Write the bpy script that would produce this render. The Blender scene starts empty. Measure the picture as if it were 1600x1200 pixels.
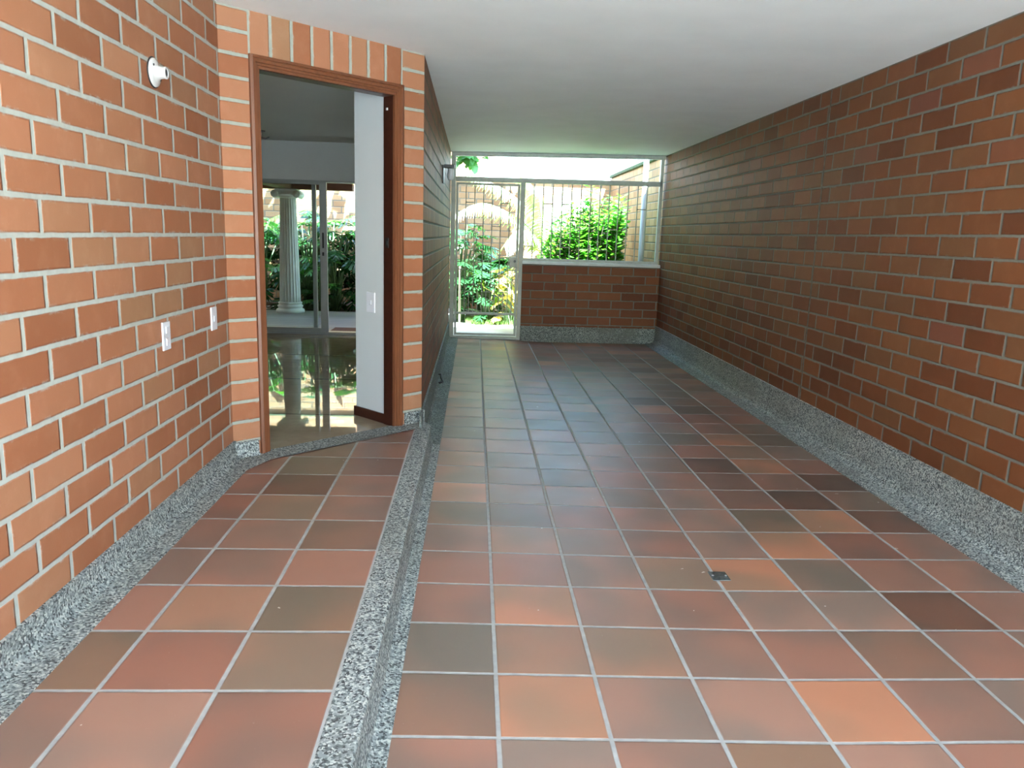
import bpy, bmesh, math, random
from mathutils import Vector, Matrix, noise
random.seed(7)
C = bpy.context.scene.collection
SC = bpy.context.scene
S = 1.302                     # metres per unit of camera height; plan numbers below are in these units

# ------------------------------------------------------------------ camera
F, PITCH, YAW, ROLL = 1197.4, .1919, .053, .0319
def ray(u, v):
    a = (u - 800) / F; b = (v - 600) / F
    cr, sr = math.cos(ROLL), math.sin(ROLL)
    a, b = a*cr + b*sr, -a*sr + b*cr
    cp, sp = math.cos(PITCH), math.sin(PITCH)
    y = cp - b*sp; z = -(b*cp + sp); x = a
    cy, sy = math.cos(YAW), math.sin(YAW)
    return Vector((x*cy + y*sy, -x*sy + y*cy, z))
fw = ray(800, 600).normalized()
rt = (ray(1800, 600) - ray(800, 600)).normalized()
up = rt.cross(fw).normalized()
cam_d = bpy.data.cameras.new('camera'); cam = bpy.data.objects.new('camera', cam_d); C.objects.link(cam)
cam.matrix_world = Matrix(((rt.x, up.x, -fw.x, 0), (rt.y, up.y, -fw.y, 0), (rt.z, up.z, -fw.z, S), (0, 0, 0, 1)))
cam_d.sensor_fit = 'HORIZONTAL'; cam_d.sensor_width = 36; cam_d.lens = 36 * F / 1600
cam_d.clip_start = .02; cam_d.clip_end = 300
SC.camera = cam

# ------------------------------------------------------------------ sky, sun, exposure
w = bpy.data.worlds.new('world'); SC.world = w; w.use_nodes = True
wn = w.node_tree.nodes; wl = w.node_tree.links
sky = wn.new('ShaderNodeTexSky'); sky.sky_type = 'NISHITA'; sky.sun_disc = False
sky.sun_elevation = math.radians(64); sky.sun_rotation = math.radians(160); sky.air_density = 1.0; sky.dust_density = 1.0; sky.ozone_density = 1
SKY_STRENGTH = .42
wn['Background'].inputs['Strength'].default_value = SKY_STRENGTH
wl.new(sky.outputs['Color'], wn['Background'].inputs['Color'])
sun_d = bpy.data.lights.new('sun', 'SUN'); sun_d.energy = 16.0; sun_d.angle = math.radians(.6); sun_d.color = (.78, 1, 1.12)
sun = bpy.data.objects.new('sun', sun_d); C.objects.link(sun)
SUN_FROM = Vector((.25, -.42, .95)).normalized()
sun.rotation_euler = SUN_FROM.to_track_quat('Z', 'Y').to_euler(); sun.location = (0, 0, 12)
SC.view_settings.view_transform = 'Standard'; SC.view_settings.look = 'None'
SC.view_settings.gamma = 1; SC.view_settings.use_curve_mapping = False
SC.view_settings.exposure = 2.75
SC.cycles.use_denoising = True
SC.cycles.max_bounces = 12; SC.cycles.diffuse_bounces = 7; SC.cycles.glossy_bounces = 4
SC.cycles.transmission_bounces = 6; SC.cycles.transparent_max_bounces = 12
SC.cycles.caustics_reflective = False; SC.cycles.caustics_refractive = False
SC.cycles.sample_clamp_indirect = 12

# ------------------------------------------------------------------ node helpers
class N:
    def __init__(s, name):
        s.m = bpy.data.materials.new(name); s.m.use_nodes = True
        s.t = s.m.node_tree; s.b = s.t.nodes['Principled BSDF']; s.out = s.t.nodes['Material Output']
    def new(s, kind, **k):
        n = s.t.nodes.new(kind)
        for a, v in k.items(): setattr(n, a, v)
        return n
    def put(s, sock, v):
        if isinstance(v, bpy.types.NodeSocket): s.t.links.new(v, sock)
        else: sock.default_value = v
    def math(s, op, a, b=0., c=None):
        n = s.new('ShaderNodeMath', operation=op); s.put(n.inputs[0], a); s.put(n.inputs[1], b)
        if c is not None: s.put(n.inputs[2], c)
        return n.outputs[0]
    def mix(s, f, a, b, mode='MIX'):
        n = s.new('ShaderNodeMix', data_type='RGBA', blend_type=mode)
        s.put(n.inputs[0], f); s.put(n.inputs[6], a); s.put(n.inputs[7], b)
        return n.outputs[2]
    def noise(s, vec, scale, detail=3, rough=.5):
        n = s.new('ShaderNodeTexNoise'); s.put(n.inputs['Vector'], vec)
        n.inputs['Scale'].default_value = scale; n.inputs['Detail'].default_value = detail; n.inputs['Roughness'].default_value = rough
        return n
    def ramp(s, f, stops, interp='LINEAR'):
        n = s.new('ShaderNodeValToRGB'); n.color_ramp.interpolation = interp
        el = n.color_ramp.elements
        while len(el) < len(stops): el.new(.5)
        for e, (p, c) in zip(el, stops): e.position = p; e.color = (*c, 1)
        s.put(n.inputs[0], f); return n.outputs[0]
    def maprange(s, v, a, b, c, d, smooth=True):
        n = s.new('ShaderNodeMapRange', interpolation_type='SMOOTHSTEP' if smooth else 'LINEAR')
        for i, x in enumerate((v, a, b, c, d)): s.put(n.inputs[i], x)
        return n.outputs[0]
    def bump(s, h, dist, strength=1, normal=None):
        n = s.new('ShaderNodeBump'); n.inputs['Strength'].default_value = strength; n.inputs['Distance'].default_value = dist
        s.put(n.inputs['Height'], h)
        if normal is not None: s.put(n.inputs['Normal'], normal)
        return n.outputs[0]
    def coord(s, kind='Object'):
        return s.new('ShaderNodeTexCoord').outputs[kind]
    def base(s, col=None, rough=None, normal=None, metal=None, spec=None):
        if col is not None: s.put(s.b.inputs['Base Color'], col if isinstance(col, bpy.types.NodeSocket) else (*col, 1))
        if rough is not None: s.put(s.b.inputs['Roughness'], rough)
        if normal is not None: s.put(s.b.inputs['Normal'], normal)
        if metal is not None: s.put(s.b.inputs['Metallic'], metal)
        if spec is not None: s.put(s.b.inputs['Specular IOR Level'], spec)

def plain(name, col, rough=.6, metal=0., spec=.5, var=.06, scale=14):
    n = N(name); f = n.noise(n.coord(), scale, 4).outputs['Fac']
    lo = tuple(max(0, c*(1-var)) for c in col); hi = tuple(min(1, c*(1+var)) for c in col)
    n.base(n.ramp(f, [(.3, lo), (.7, hi)]), rough, metal=metal, spec=spec); return n.m

def grid_uv(n, L, c, mu, mv, stagger, wob=.0022):
    """cell ids and mortar mask from UV (plan units)."""
    uv = n.new('ShaderNodeUVMap').outputs[0]
    sep = n.new('ShaderNodeSeparateXYZ'); n.put(sep.inputs[0], uv)
    nz = n.noise(uv, 22, 3); nsep = n.new('ShaderNodeSeparateXYZ'); n.put(nsep.inputs[0], nz.outputs['Color'])
    u = n.math('ADD', sep.outputs[0], n.math('MULTIPLY', n.math('SUBTRACT', nsep.outputs[0], .5), wob*2))
    v = n.math('ADD', sep.outputs[1], n.math('MULTIPLY', n.math('SUBTRACT', nsep.outputs[1], .5), wob*2))
    vr = n.math('DIVIDE', v, c); row = n.math('FLOOR', vr); fv = n.math('SUBTRACT', vr, row)
    ur = n.math('DIVIDE', u, L)
    if stagger:
        jit = n.new('ShaderNodeTexWhiteNoise', noise_dimensions='1D'); n.put(jit.inputs['W'], row)
        off = n.math('MULTIPLY', n.math('SUBTRACT', jit.outputs['Value'], .5), .10)
        ur = n.math('ADD', ur, n.math('ADD', off, n.math('MULTIPLY', n.math('FLOORED_MODULO', row, 2.), .5)))
    col = n.math('FLOOR', ur); fu = n.math('SUBTRACT', ur, col)
    du = n.math('MULTIPLY', n.math('MINIMUM', fu, n.math('SUBTRACT', 1., fu)), L)
    dv = n.math('MULTIPLY', n.math('MINIMUM', fv, n.math('SUBTRACT', 1., fv)), c)
    d = n.math('MINIMUM', n.math('SUBTRACT', du, mu/2), n.math('SUBTRACT', dv, mv/2))   # >0 inside the unit
    idv = n.new('ShaderNodeCombineXYZ'); n.put(idv.inputs[0], col); n.put(idv.inputs[1], row)
    return uv, idv.outputs[0], d, dv

def brick_mat(name, L=.22, c=.0807, mu=.012, mv=.010, stagger=True, pal=None, mort=(.42, .435, .39), dark=0.0):
    n = N(name); uv, idv, d, dv = grid_uv(n, L, c, mu, mv, stagger)
    wn_ = n.new('ShaderNodeTexWhiteNoise', noise_dimensions='2D'); n.put(wn_.inputs['Vector'], idv)
    pal = pal or [(0, (.30, .108, .050)), (.2, (.345, .130, .062)), (.5, (.385, .155, .078)), (.8, (.425, .182, .096)), (1, (.34, .165, .084))]
    bc = n.ramp(wn_.outputs['Value'], pal)
    sc = n.new('ShaderNodeSeparateColor'); n.put(sc.inputs[0], wn_.outputs['Color'])
    co = n.coord()
    big = n.noise(co, 2.2, 3).outputs['Fac']; fine = n.noise(co, 90, 5, .7).outputs['Fac']; mid = n.noise(co, 9, 4, .6).outputs['Fac']
    bc = n.mix(n.maprange(big, .35, .7, 0, .25), bc, n.mix(1., bc, (.95, 1.25, 1.3, 1), 'MULTIPLY'))
    bc = n.mix(n.maprange(mid, .45, .8, 0, .5), bc, n.mix(1., bc, (1.2, 1.35, 1.5, 1), 'MULTIPLY'))
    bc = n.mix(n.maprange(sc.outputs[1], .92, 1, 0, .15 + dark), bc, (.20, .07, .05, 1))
    bc = n.mix(n.maprange(fine, .62, .8, 0, .5), bc, n.mix(1., bc, (1.35, 1.6, 1.9, 1), 'MULTIPLY'))
    smear = n.math('MULTIPLY', n.maprange(d, 0., .009, 1., 0.), n.maprange(n.noise(co, 16, 5, .7).outputs['Fac'], .52, .68, 0, .55))
    bc = n.mix(smear, bc, (*[min(1, x*1.1) for x in mort], 1))
    mc = n.mix(n.noise(co, 40, 4).outputs['Fac'], (*[x*.82 for x in mort], 1), (*[min(1, x*1.18) for x in mort], 1))
    mask = n.maprange(d, -.0012, .0012, 0, 1)
    col = n.mix(mask, mc, bc)
    h = n.math('ADD', n.maprange(d, -.002, .004, 0, 1), n.math('MULTIPLY', n.math('ADD', fine, mid), .12))
    n.base(col, n.maprange(mask, 0, 1, .9, .62), n.bump(h, .0035), spec=.26); return n.m

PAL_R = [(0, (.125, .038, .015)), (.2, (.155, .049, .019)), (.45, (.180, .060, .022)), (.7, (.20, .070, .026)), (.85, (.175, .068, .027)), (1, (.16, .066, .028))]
M_BRICK_L = brick_mat('brick_left', mu=.0135, mv=.0115)
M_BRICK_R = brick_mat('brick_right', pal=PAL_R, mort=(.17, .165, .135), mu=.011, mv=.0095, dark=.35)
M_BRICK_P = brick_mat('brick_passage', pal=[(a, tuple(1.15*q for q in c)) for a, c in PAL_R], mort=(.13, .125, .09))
M_BRICK_D = brick_mat('brick_pier', L=50, mv=.0125, mu=.01, stagger=False, mort=(.36, .37, .31))
M_BRICK_S = brick_mat('brick_soldier', L=.0901, c=50, mu=.0125, stagger=False, mort=(.36, .37, .31))
M_BRICK_G = brick_mat('brick_garden', pal=[(0, (.26, .13, .055)), (.5, (.33, .18, .08)), (1, (.38, .22, .11))], mort=(.16, .14, .10))

def tile_mat():
    n = N('clay_tile'); uv, idv, d, dv = grid_uv(n, .2305, .2305, .0098, .0088, False, .001)
    at = n.new('ShaderNodeAttribute', attribute_name='tile_col'); co = n.coord()
    wn_ = n.new('ShaderNodeTexWhiteNoise', noise_dimensions='2D'); n.put(wn_.inputs['Vector'], idv)
    vadd = n.new('ShaderNodeVectorMath', operation='ADD'); n.put(vadd.inputs[0], co)
    vs = n.new('ShaderNodeVectorMath', operation='SCALE'); n.put(vs.inputs[0], wn_.outputs['Color']); vs.inputs['Scale'].default_value = 30
    n.put(vadd.inputs[1], vs.outputs[0])
    grad = n.noise(vadd.outputs[0], 2.6, 1).outputs['Fac']
    warm = n.mix(1., at.outputs['Color'], (1.18, .98, .90, 1), 'MULTIPLY'); cool = n.mix(1., at.outputs['Color'], (.80, .86, .86, 1), 'MULTIPLY')
    bc = n.mix(n.maprange(grad, .35, .65, 0, 1), cool, warm)
    fine = n.noise(co, 60, 5, .7).outputs['Fac']
    bc = n.mix(n.maprange(fine, .68, .76, 0, .35), bc, (.5, .42, .36, 1))
    spk = n.noise(co, 26, 2).outputs['Fac']
    bc = n.mix(n.maprange(spk, .775, .785, 0, .8), bc, (.7, .66, .6, 1))
    mask = n.maprange(d, -.0008, .0008, 0, 1)
    jc = n.mix(n.noise(co, 30, 4).outputs['Fac'], (.24, .25, .24, 1), (.46, .46, .43, 1))
    col = n.mix(mask, jc, bc)
    h = n.math('ADD', n.maprange(d, -.002, .003, 0, 1), n.math('MULTIPLY', n.noise(co, 7, 3).outputs['Fac'], .25))
    rg = n.math('ADD', .33, n.math('MULTIPLY', n.noise(co, 5, 4).outputs['Fac'], .16))
    rg = n.mix(mask, (.8, .8, .8, 1), rg)
    n.base(col, rg, n.bump(h, .0018), spec=.42); return n.m
M_TILE = tile_mat()

def granite_mat(name='washed_granite', tint=(1, 1, 1), dirty=.35):
    n = N(name); co = n.coord()
    v = n.new('ShaderNodeTexVoronoi'); n.put(v.inputs['Vector'], co); v.inputs['Scale'].default_value = 170
    sc = n.new('ShaderNodeSeparateColor'); n.put(sc.inputs[0], v.outputs['Color'])
    T = lambda c: tuple(a*b for a, b in zip(c, tint))
    col = n.ramp(sc.outputs[0], [(0, T((.05, .055, .06))), (.16, T((.13, .15, .16))), (.35, T((.27, .30, .31))), (.62, T((.42, .45, .45))), (.85, T((.62, .64, .62))), (1, T((.85, .86, .83)))], 'CONSTANT')
    st = n.noise(co, 2.3, 4, .6).outputs['Fac']
    col = n.mix(n.maprange(st, .42, .72, 0, dirty), col, (.14, .145, .12, 1))
    sp = n.noise(co, 3.1, 2).outputs['Fac']
    col = n.mix(n.maprange(sp, .70, .78, 0, .5), col, (.10, .095, .07, 1))
    n.base(col, .72, n.bump(v.outputs['Distance'], .0012, .6), spec=.4); return n.m
M_GRAN = granite_mat(tint=(.86, .87, .82))
M_GRAN_P = granite_mat('washed_granite_mossy', (.6, .64, .58), .85)
M_CEIL = plain('ceiling_paint', (.84, .875, .865), .75, var=.03, scale=3)
M_WHITE = plain('white_wall_paint', (.60, .62, .62), .6, var=.015, scale=2)
M_IWALL = plain('interior_wall_paint', (.66, .68, .66), .65, var=.02, scale=2)
M_PLAST = plain('white_plastic', (.72, .72, .76), .3, var=.01)
M_PORC = plain('white_porcelain', (.62, .62, .60), .22, var=.02)
M_BLACK = plain('black_metal', (.018, .018, .017), .4)
M_DARK = plain('dark_recess', (.02, .02, .02), .7)
M_ALU = plain('aluminium', (.42, .44, .43), .38, metal=.6, var=.04)
M_GATE = plain('painted_steel', (.40, .43, .37), .45, var=.1, scale=20)
M_GATEF = plain('painted_steel_bars', (.27, .27, .22), .5, var=.12, scale=20)
M_PVC = plain('white_pipe', (.42, .48, .49), .35, var=.03)
M_STONE = plain('column_stone', (.82, .82, .77), .7, var=.07, scale=9)
M_CONC = plain('sunlit_paving', (.62, .60, .55), .85, var=.12, scale=3)
M_SOIL = plain('garden_soil', (.055, .04, .028), .95, var=.4, scale=20)
M_MAT = plain('doormat_fibre', (.14, .05, .035), .95, var=.25, scale=80)
M_DRAIN = plain('drain_metal', (.12, .14, .13), .45, metal=.7, var=.4, scale=60)
M_MOSS = plain('mossy_coping', (.05, .085, .04), .9, var=.3, scale=20)
M_SILL = plain('sill_paint', (.55, .60, .58), .4, var=.08)

def wood_mat(name, a, b, scale=3, rough=.4, axis=2):
    n = N(name); co = n.coord(); mp = n.new('ShaderNodeMapping'); n.put(mp.inputs[0], co)
    s = [14, 14, 14]; s[axis] = 1.0; mp.inputs['Scale'].default_value = s
    f = n.noise(mp.outputs[0], scale, 5, .6).outputs['Fac']
    n.base(n.ramp(f, [(.25, a), (.55, b), (.8, a)]), rough, n.bump(f, .0008, .5), spec=.4); return n.m
M_WOOD = wood_mat('door_frame_wood', (.115, .038, .017), (.19, .068, .029), rough=.36)
M_WOODH = wood_mat('door_head_wood', (.115, .038, .017), (.19, .068, .029), rough=.36, axis=0)
M_SKIRT = wood_mat('dark_skirting_wood', (.028, .008, .005), (.05, .014, .008), axis=0, rough=.3)
M_BEAM = wood_mat('beam_wood', (.13, .055, .035), (.22, .10, .06), axis=0, rough=.6)
M_STAKE = wood_mat('stake_wood', (.16, .13, .08), (.25, .2, .12))

def stone_floor_mat():
    n = N('polished_stone_floor'); co = n.coord()
    f = n.noise(co, 1.6, 6, .6).outputs['Fac']; g = n.noise(co, 14, 4).outputs['Fac']
    a = n.ramp(f, [(.3, (.36, .29, .19)), (.5, (.44, .36, .25)), (.7, (.50, .43, .31))])
    a = n.mix(n.maprange(g, .4, .7, 0, .4), a, (.33, .27, .18, 1))
    br = n.new('ShaderNodeSeparateXYZ'); n.put(br.inputs[0], co)
    def joint(o, per, ph):
        q = n.math('FRACT', n.math('DIVIDE', n.math('ADD', o, ph), per)); q = n.math('MULTIPLY', n.math('MINIMUM', q, n.math('SUBTRACT', 1., q)), per)
        return n.maprange(q, .008, .012, 1, 0)
    j = joint(br.outputs[1], 1.2, -6.063+1.2*4)
    a = n.mix(n.math('MULTIPLY', j, .7), a, (.10, .085, .06, 1))
    n.base(a, .02, spec=.5)
    return n.m
M_STONEF = stone_floor_mat()

def deck_mat():
    n = N('patio_boards'); co = n.coord(); sp = n.new('ShaderNodeSeparateXYZ'); n.put(sp.inputs[0], co)
    q = n.math('DIVIDE', sp.outputs[1], .19); row = n.math('FLOOR', q); fr = n.math('SUBTRACT', q, row)
    e = n.math('MULTIPLY', n.math('MINIMUM', fr, n.math('SUBTRACT', 1., fr)), .19)
    wn_ = n.new('ShaderNodeTexWhiteNoise', noise_dimensions='1D'); n.put(wn_.inputs['W'], row)
    c = n.ramp(wn_.outputs['Value'], [(0, (.28, .23, .20)), (1, (.36, .31, .27))])
    c = n.mix(n.maprange(e, .004, .009, 1, 0), c, (.09, .08, .07, 1))
    n.base(c, .45); return n.m
M_DECK = deck_mat()

def glass_mat():
    n = N('clear_glass'); t = n.t
    tr = n.new('ShaderNodeBsdfTransparent'); tr.inputs[0].default_value = (.93, .96, .95, 1)
    gl = n.new('ShaderNodeBsdfGlossy'); gl.inputs['Roughness'].default_value = .01
    fr = n.new('ShaderNodeFresnel'); fr.inputs[0].default_value = 1.45
    mx = n.new('ShaderNodeMixShader'); t.links.new(fr.outputs[0], mx.inputs[0]); t.links.new(tr.outputs[0], mx.inputs[1]); t.links.new(gl.outputs[0], mx.inputs[2])
    t.links.new(mx.outputs[0], n.out.inputs[0]); return n.m
M_GLASS = glass_mat()

def leaf_mat(name, a, b, rough=.32, trans=.35, tcol=None, spec=.5):
    n = N(name); t = n.t; co = n.coord()
    f = n.noise(co, 3.5, 3).outputs['Fac']; c = n.ramp(f, [(.3, a), (.7, b)])
    n.base(c, rough, spec=spec)
    tl = n.new('ShaderNodeBsdfTranslucent')
    n.put(tl.inputs[0], n.mix(1., c, (1.5, 1.7, .6, 1), 'MULTIPLY') if tcol is None else (*tcol, 1))
    mx = n.new('ShaderNodeMixShader'); mx.inputs[0].default_value = trans
    t.links.new(n.b.outputs[0], mx.inputs[1]); t.links.new(tl.outputs[0], mx.inputs[2]); t.links.new(mx.outputs[0], n.out.inputs[0]); return n.m
M_PHILO = leaf_mat('philodendron_leaf', (.012, .052, .016), (.030, .100, .028), .22, .22)
M_BUSH = leaf_mat('bush_leaf', (.04, .165, .02), (.095, .29, .04), .3, .40)
M_YELL = leaf_mat('yellow_leaf', (.42, .30, .05), (.60, .48, .12), .5, .35)
M_LIME = leaf_mat('lime_leaf', (.28, .42, .06), (.46, .58, .12), .4, .4)
M_PALM = leaf_mat('palm_leaf', (.34, .40, .24), (.46, .50, .32), .3, .3)
M_DRY = leaf_mat('dry_leaf', (.34, .19, .08), (.50, .32, .14), .7, .3)
M_TREE = leaf_mat('tree_leaf', (.04, .15, .04), (.09, .26, .08), .35, .35)
M_GRASS = leaf_mat('grass_blade', (.10, .22, .04), (.25, .36, .10), .5, .35)
M_STEM = plain('green_stem', (.10, .17, .06), .5, var=.3, scale=8)
M_BARK = plain('bark', (.10, .07, .05), .9, var=.4, scale=12)

# ------------------------------------------------------------------ mesh builder (plan units: x right, y depth, z from camera height)
class MB:
    def __init__(s): s.v = []; s.f = []; s.mi = []; s.uv = {}
    def add(s, vs, fs, mi=0, uvs=None, M=None):
        o = len(s.v)
        s.v += [tuple(M @ Vector(p)) if M is not None else tuple(p) for p in vs]
        for k, f in enumerate(fs):
            if uvs: s.uv[len(s.f)] = uvs[k]
            s.f.append(tuple(i + o for i in f)); s.mi.append(mi)
        return s
    def box(s, a, b, mi=0, M=None):
        (x0, y0, z0), (x1, y1, z1) = a, b
        vs = [(x0, y0, z0), (x1, y0, z0), (x1, y1, z0), (x0, y1, z0), (x0, y0, z1), (x1, y0, z1), (x1, y1, z1), (x0, y1, z1)]
        return s.add(vs, [(0, 3, 2, 1), (4, 5, 6, 7), (0, 1, 5, 4), (1, 2, 6, 5), (2, 3, 7, 6), (3, 0, 4, 7)], mi, None, M)
    def quad(s, p, mi=0, uv=None):
        return s.add(p, [tuple(range(len(p)))], mi, [uv] if uv else None)
    def tube(s, pts, r, n=8, mi=0, cap=True, M=None):
        pts = [Vector(p) for p in pts]; vs = []; fs = []
        rs = r if isinstance(r, (list, tuple)) else [r]*len(pts)
        prev = None
        for i, p in enumerate(pts):
            d = (pts[min(i+1, len(pts)-1)] - pts[max(i-1, 0)]).normalized()
            a = prev if prev is not None and abs(prev.dot(d)) < .95 else (Vector((0, 0, 1)) if abs(d.z) < .9 else Vector((1, 0, 0)))
            x = (a - d*a.dot(d)).normalized(); prev = x; y = d.cross(x)
            for k in range(n):
                t = 2*math.pi*k/n; vs.append(p + (x*math.cos(t) + y*math.sin(t))*rs[i])
        for i in range(len(pts)-1):
            for k in range(n):
                fs.append((i*n+k, i*n+(k+1) % n, (i+1)*n+(k+1) % n, (i+1)*n+k))
        if cap: fs += [tuple(range(n))[::-1], tuple(range((len(pts)-1)*n, len(pts)*n))]
        return s.add(vs, fs, mi, None, M)
    def lathe(s, prof, n=32, mi=0, M=None, rf=None):
        vs = []; fs = []
        for i, (r, z) in enumerate(prof):
            for k in range(n):
                t = 2*math.pi*k/n; q = r*(rf(t, i) if rf else 1); vs.append((q*math.cos(t), q*math.sin(t), z))
        for i in range(len(prof)-1):
            for k in range(n): fs.append((i*n+k, i*n+(k+1) % n, (i+1)*n+(k+1) % n, (i+1)*n+k))
        fs += [tuple(range(n))[::-1], tuple(range((len(prof)-1)*n, len(prof)*n))]
        return s.add(vs, fs, mi, None, M)
    def sweep(s, prof, path_a, path_b, mi=0):
        """profile points given as functions evaluated at both ends: lists of 3D points"""
        n = len(path_a); vs = list(path_a) + list(path_b)
        return s.add(vs, [(i, i+1, n+i+1, n+i) for i in range(n-1)], mi)
    def build(s, name, mats, parent=None, origin=None, smooth=False, bevel=0, seg=2):
        o = Vector(origin) if origin is not None else Vector((0, 0, -1))
        me = bpy.data.meshes.new(name)
        me.from_pydata([((v[0]-o[0])*S, (v[1]-o[1])*S, (v[2]-o[2])*S) for v in s.v], [], s.f)
        for m in (mats if isinstance(mats, (list, tuple)) else [mats]): me.materials.append(m)
        me.polygons.foreach_set('material_index', s.mi)
        if s.uv:
            ul = me.uv_layers.new(name='UVMap')
            for fi, uvs in s.uv.items():
                for li, q in zip(me.polygons[fi].loop_indices, uvs): ul.data[li].uv = q
        if smooth: me.polygons.foreach_set('use_smooth', [True]*len(me.polygons))
        me.update()
        ob = bpy.data.objects.new(name, me); C.objects.link(ob)
        ob.location = ((o[0])*S, o[1]*S, (o[2]+1)*S)
        if parent is not None:
            ob.parent = parent; po = parent.get('_o')
            ob.location = ((o[0]-po[0])*S, (o[1]-po[1])*S, (o[2]-po[2])*S)
        ob['_o'] = tuple(o)
        if bevel:
            b = ob.modifiers.new('bevel', 'BEVEL'); b.width = bevel; b.segments = seg; b.limit_method = 'ANGLE'; b.angle_limit = math.radians(40)
        return ob
def root(name, o):
    e = bpy.data.objects.new(name, None); C.objects.link(e); e.empty_display_size = .1
    e.location = (o[0]*S, o[1]*S, (o[2]+1)*S); e['_o'] = tuple(o); return e
def tag(o, label, cat, group=None, kind=None):
    o['label'] = label; o['category'] = cat
    if group: o['group'] = group
    if kind: o['kind'] = kind
    return o
def struct(o, label=None):
    o['kind'] = 'structure'
    if label: o['label'] = label
    return o

ZW = -.9017      # raised walkway and indoor floor
ZL = .6944       # first brick bed line
CH = .0807       # brick course
LX, RX, PX = -.932, 1.785, -.2427
A = Vector((-.932, 2.962)); B = Vector((-.2427, 3.635))
TV = (B - A).normalized(); NV = Vector((TV.y, -TV.x))      # NV points to the viewer's side
FY = 7.4

def wall_quad(mb, pts, uvs, mi=0): mb.quad(pts, mi, uvs)

# ------------------------------------------------------------------ walls
def slab_wall(name, mat, axis_x, thick, y0, y1, z0, z1, phase, face):
    """brick wall lying in a plane of constant x. face +1: brick face looks to +x"""
    mb = MB(); xf = axis_x; xb = axis_x - face*thick
    def q(x, rev):
        p = [(x, y0, z0), (x, y1, z0), (x, y1, z1), (x, y0, z1)]; uv = [(a[1]-phase, a[2]-ZL) for a in p]
        if rev: p = p[::-1]; uv = uv[::-1]
        mb.quad(p, 0, uv)
    q(xf, face < 0); q(xb, face > 0)
    for y, r in ((y0, face > 0), (y1, face < 0)):
        p = [(xf, y, z0), (xb, y, z0), (xb, y, z1), (xf, y, z1)]; uv = [(a[0]*face+.11, a[2]-ZL) for a in p]
        if not r: p = p[::-1]; uv = uv[::-1]
        mb.quad(p, 0, uv)
    for z in (z0, z1):
        p = [(xf, y0, z), (xb, y0, z), (xb, y1, z), (xf, y1, z)]; mb.quad(p, 0, [(a[1], a[0]) for a in p])
    return mb.build(name, mat)
OPEN_Y = -1.0
struct(slab_wall('wall_left', M_BRICK_L, LX, .14, OPEN_Y, 2.962+.0, -1.05, .84, 1.617, 1), 'orange brick wall beside the walkway with lamp holder and switches')
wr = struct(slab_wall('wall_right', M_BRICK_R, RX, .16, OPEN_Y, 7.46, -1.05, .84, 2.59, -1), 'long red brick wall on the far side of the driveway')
# control joint in the right wall
mb = MB(); mb.box((RX-.0012, 4.0, -.84), (RX+.01, 4.012, .79)); struct(mb.build('trim_1', plain('joint_mortar', (.13, .115, .09), .9, var=.4, scale=30)))
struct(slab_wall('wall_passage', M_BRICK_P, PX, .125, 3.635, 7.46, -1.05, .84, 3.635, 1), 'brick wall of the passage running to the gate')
struct(slab_wall('wall_garden_right', M_BRICK_G, RX, .16, 7.46, 10.5, -1.1, .775, 2.59, -1))
mb = MB(); mb.box((RX-.03, 7.47, .775), (RX+.2, 10.4, .815)); struct(mb.build('trim_2', M_MOSS, bevel=.01))
# wall of the garden behind
mb = MB(); p = [(-5, 10.4, -1.1), (2.1, 10.4, -1.1), (2.1, 10.4, .70), (-5, 10.4, .70)]
mb.quad(p, 0, [(a[0], a[2]-ZL) for a in p]); mb.box((-5, 10.401, -1.1), (2.1, 10.6, .70))
struct(mb.build('wall_garden', M_BRICK_G))
mb = MB(); mb.box((-5, 10.37, .70), (2.1, 10.63, .73)); struct(mb.build('trim_3', M_MOSS, bevel=.01))
mb = MB(); p = [(-6, 12.4, -1.1), (.12, 12.4, -1.1), (.12, 12.4, 3.0), (-6, 12.4, 3.0)]
mb.quad(p, 0, [(a[0], a[2]-ZL) for a in p]); mb.box((-6, 12.401, -1.1), (.12, 12.6, 3.0))
struct(mb.build('wall_neighbour', M_BRICK_G))
# left garden wall closing the patio
struct(slab_wall('wall_patio', M_BRICK_G, -4.6, .15, 6.9, 10.4, -1.1, 1.3, 0, 1))

# entry wall (angled, brick piers and a row of standing bricks over the door)
def tp(t, n, z): q = A + TV*t + NV*n; return (q.x, q.y, z)
D0, D1, DZ = .115, .840, .625; LEN = (B-A).length
mb = MB(); TH = .115
def tq(t0, t1, z0, z1, mi, uvf):
    p = [tp(t0, 0, z0), tp(t1, 0, z0), tp(t1, 0, z1), tp(t0, 0, z1)]; mb.quad(p, mi, [uvf(t, z) for t, z in ((t0, z0), (t1, z0), (t1, z1), (t0, z1))])
pier = lambda t, z: (t + 20.3, z - ZL)
tq(0, D0, -1.05, .84, 0, pier); tq(D1, LEN, -1.05, .84, 0, pier); tq(D0, D1, DZ, .84, 1, lambda t, z: (t - D0 - .002, z + 20))
# inner side (plaster) and reveals
def body(t0, t1, z0, z1, mi=2):
    vs = [tp(t, n, z) for z in (z0, z1) for t, n in ((t0, -.0005), (t1, -.0005), (t1, -TH), (t0, -TH))]
    mb.add(vs, [(0, 1, 2, 3), (7, 6, 5, 4), (1, 5, 6, 2), (2, 6, 7, 3), (3, 7, 4, 0)], mi)
body(0, D0, -1.05, .84); body(D1, LEN-.02, -1.05, .84); body(D0, D1, DZ, .84)
struct(mb.build('wall_entry', [M_BRICK_D, M_BRICK_S, M_IWALL]), 'angled brick wall holding the front door frame')

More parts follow.
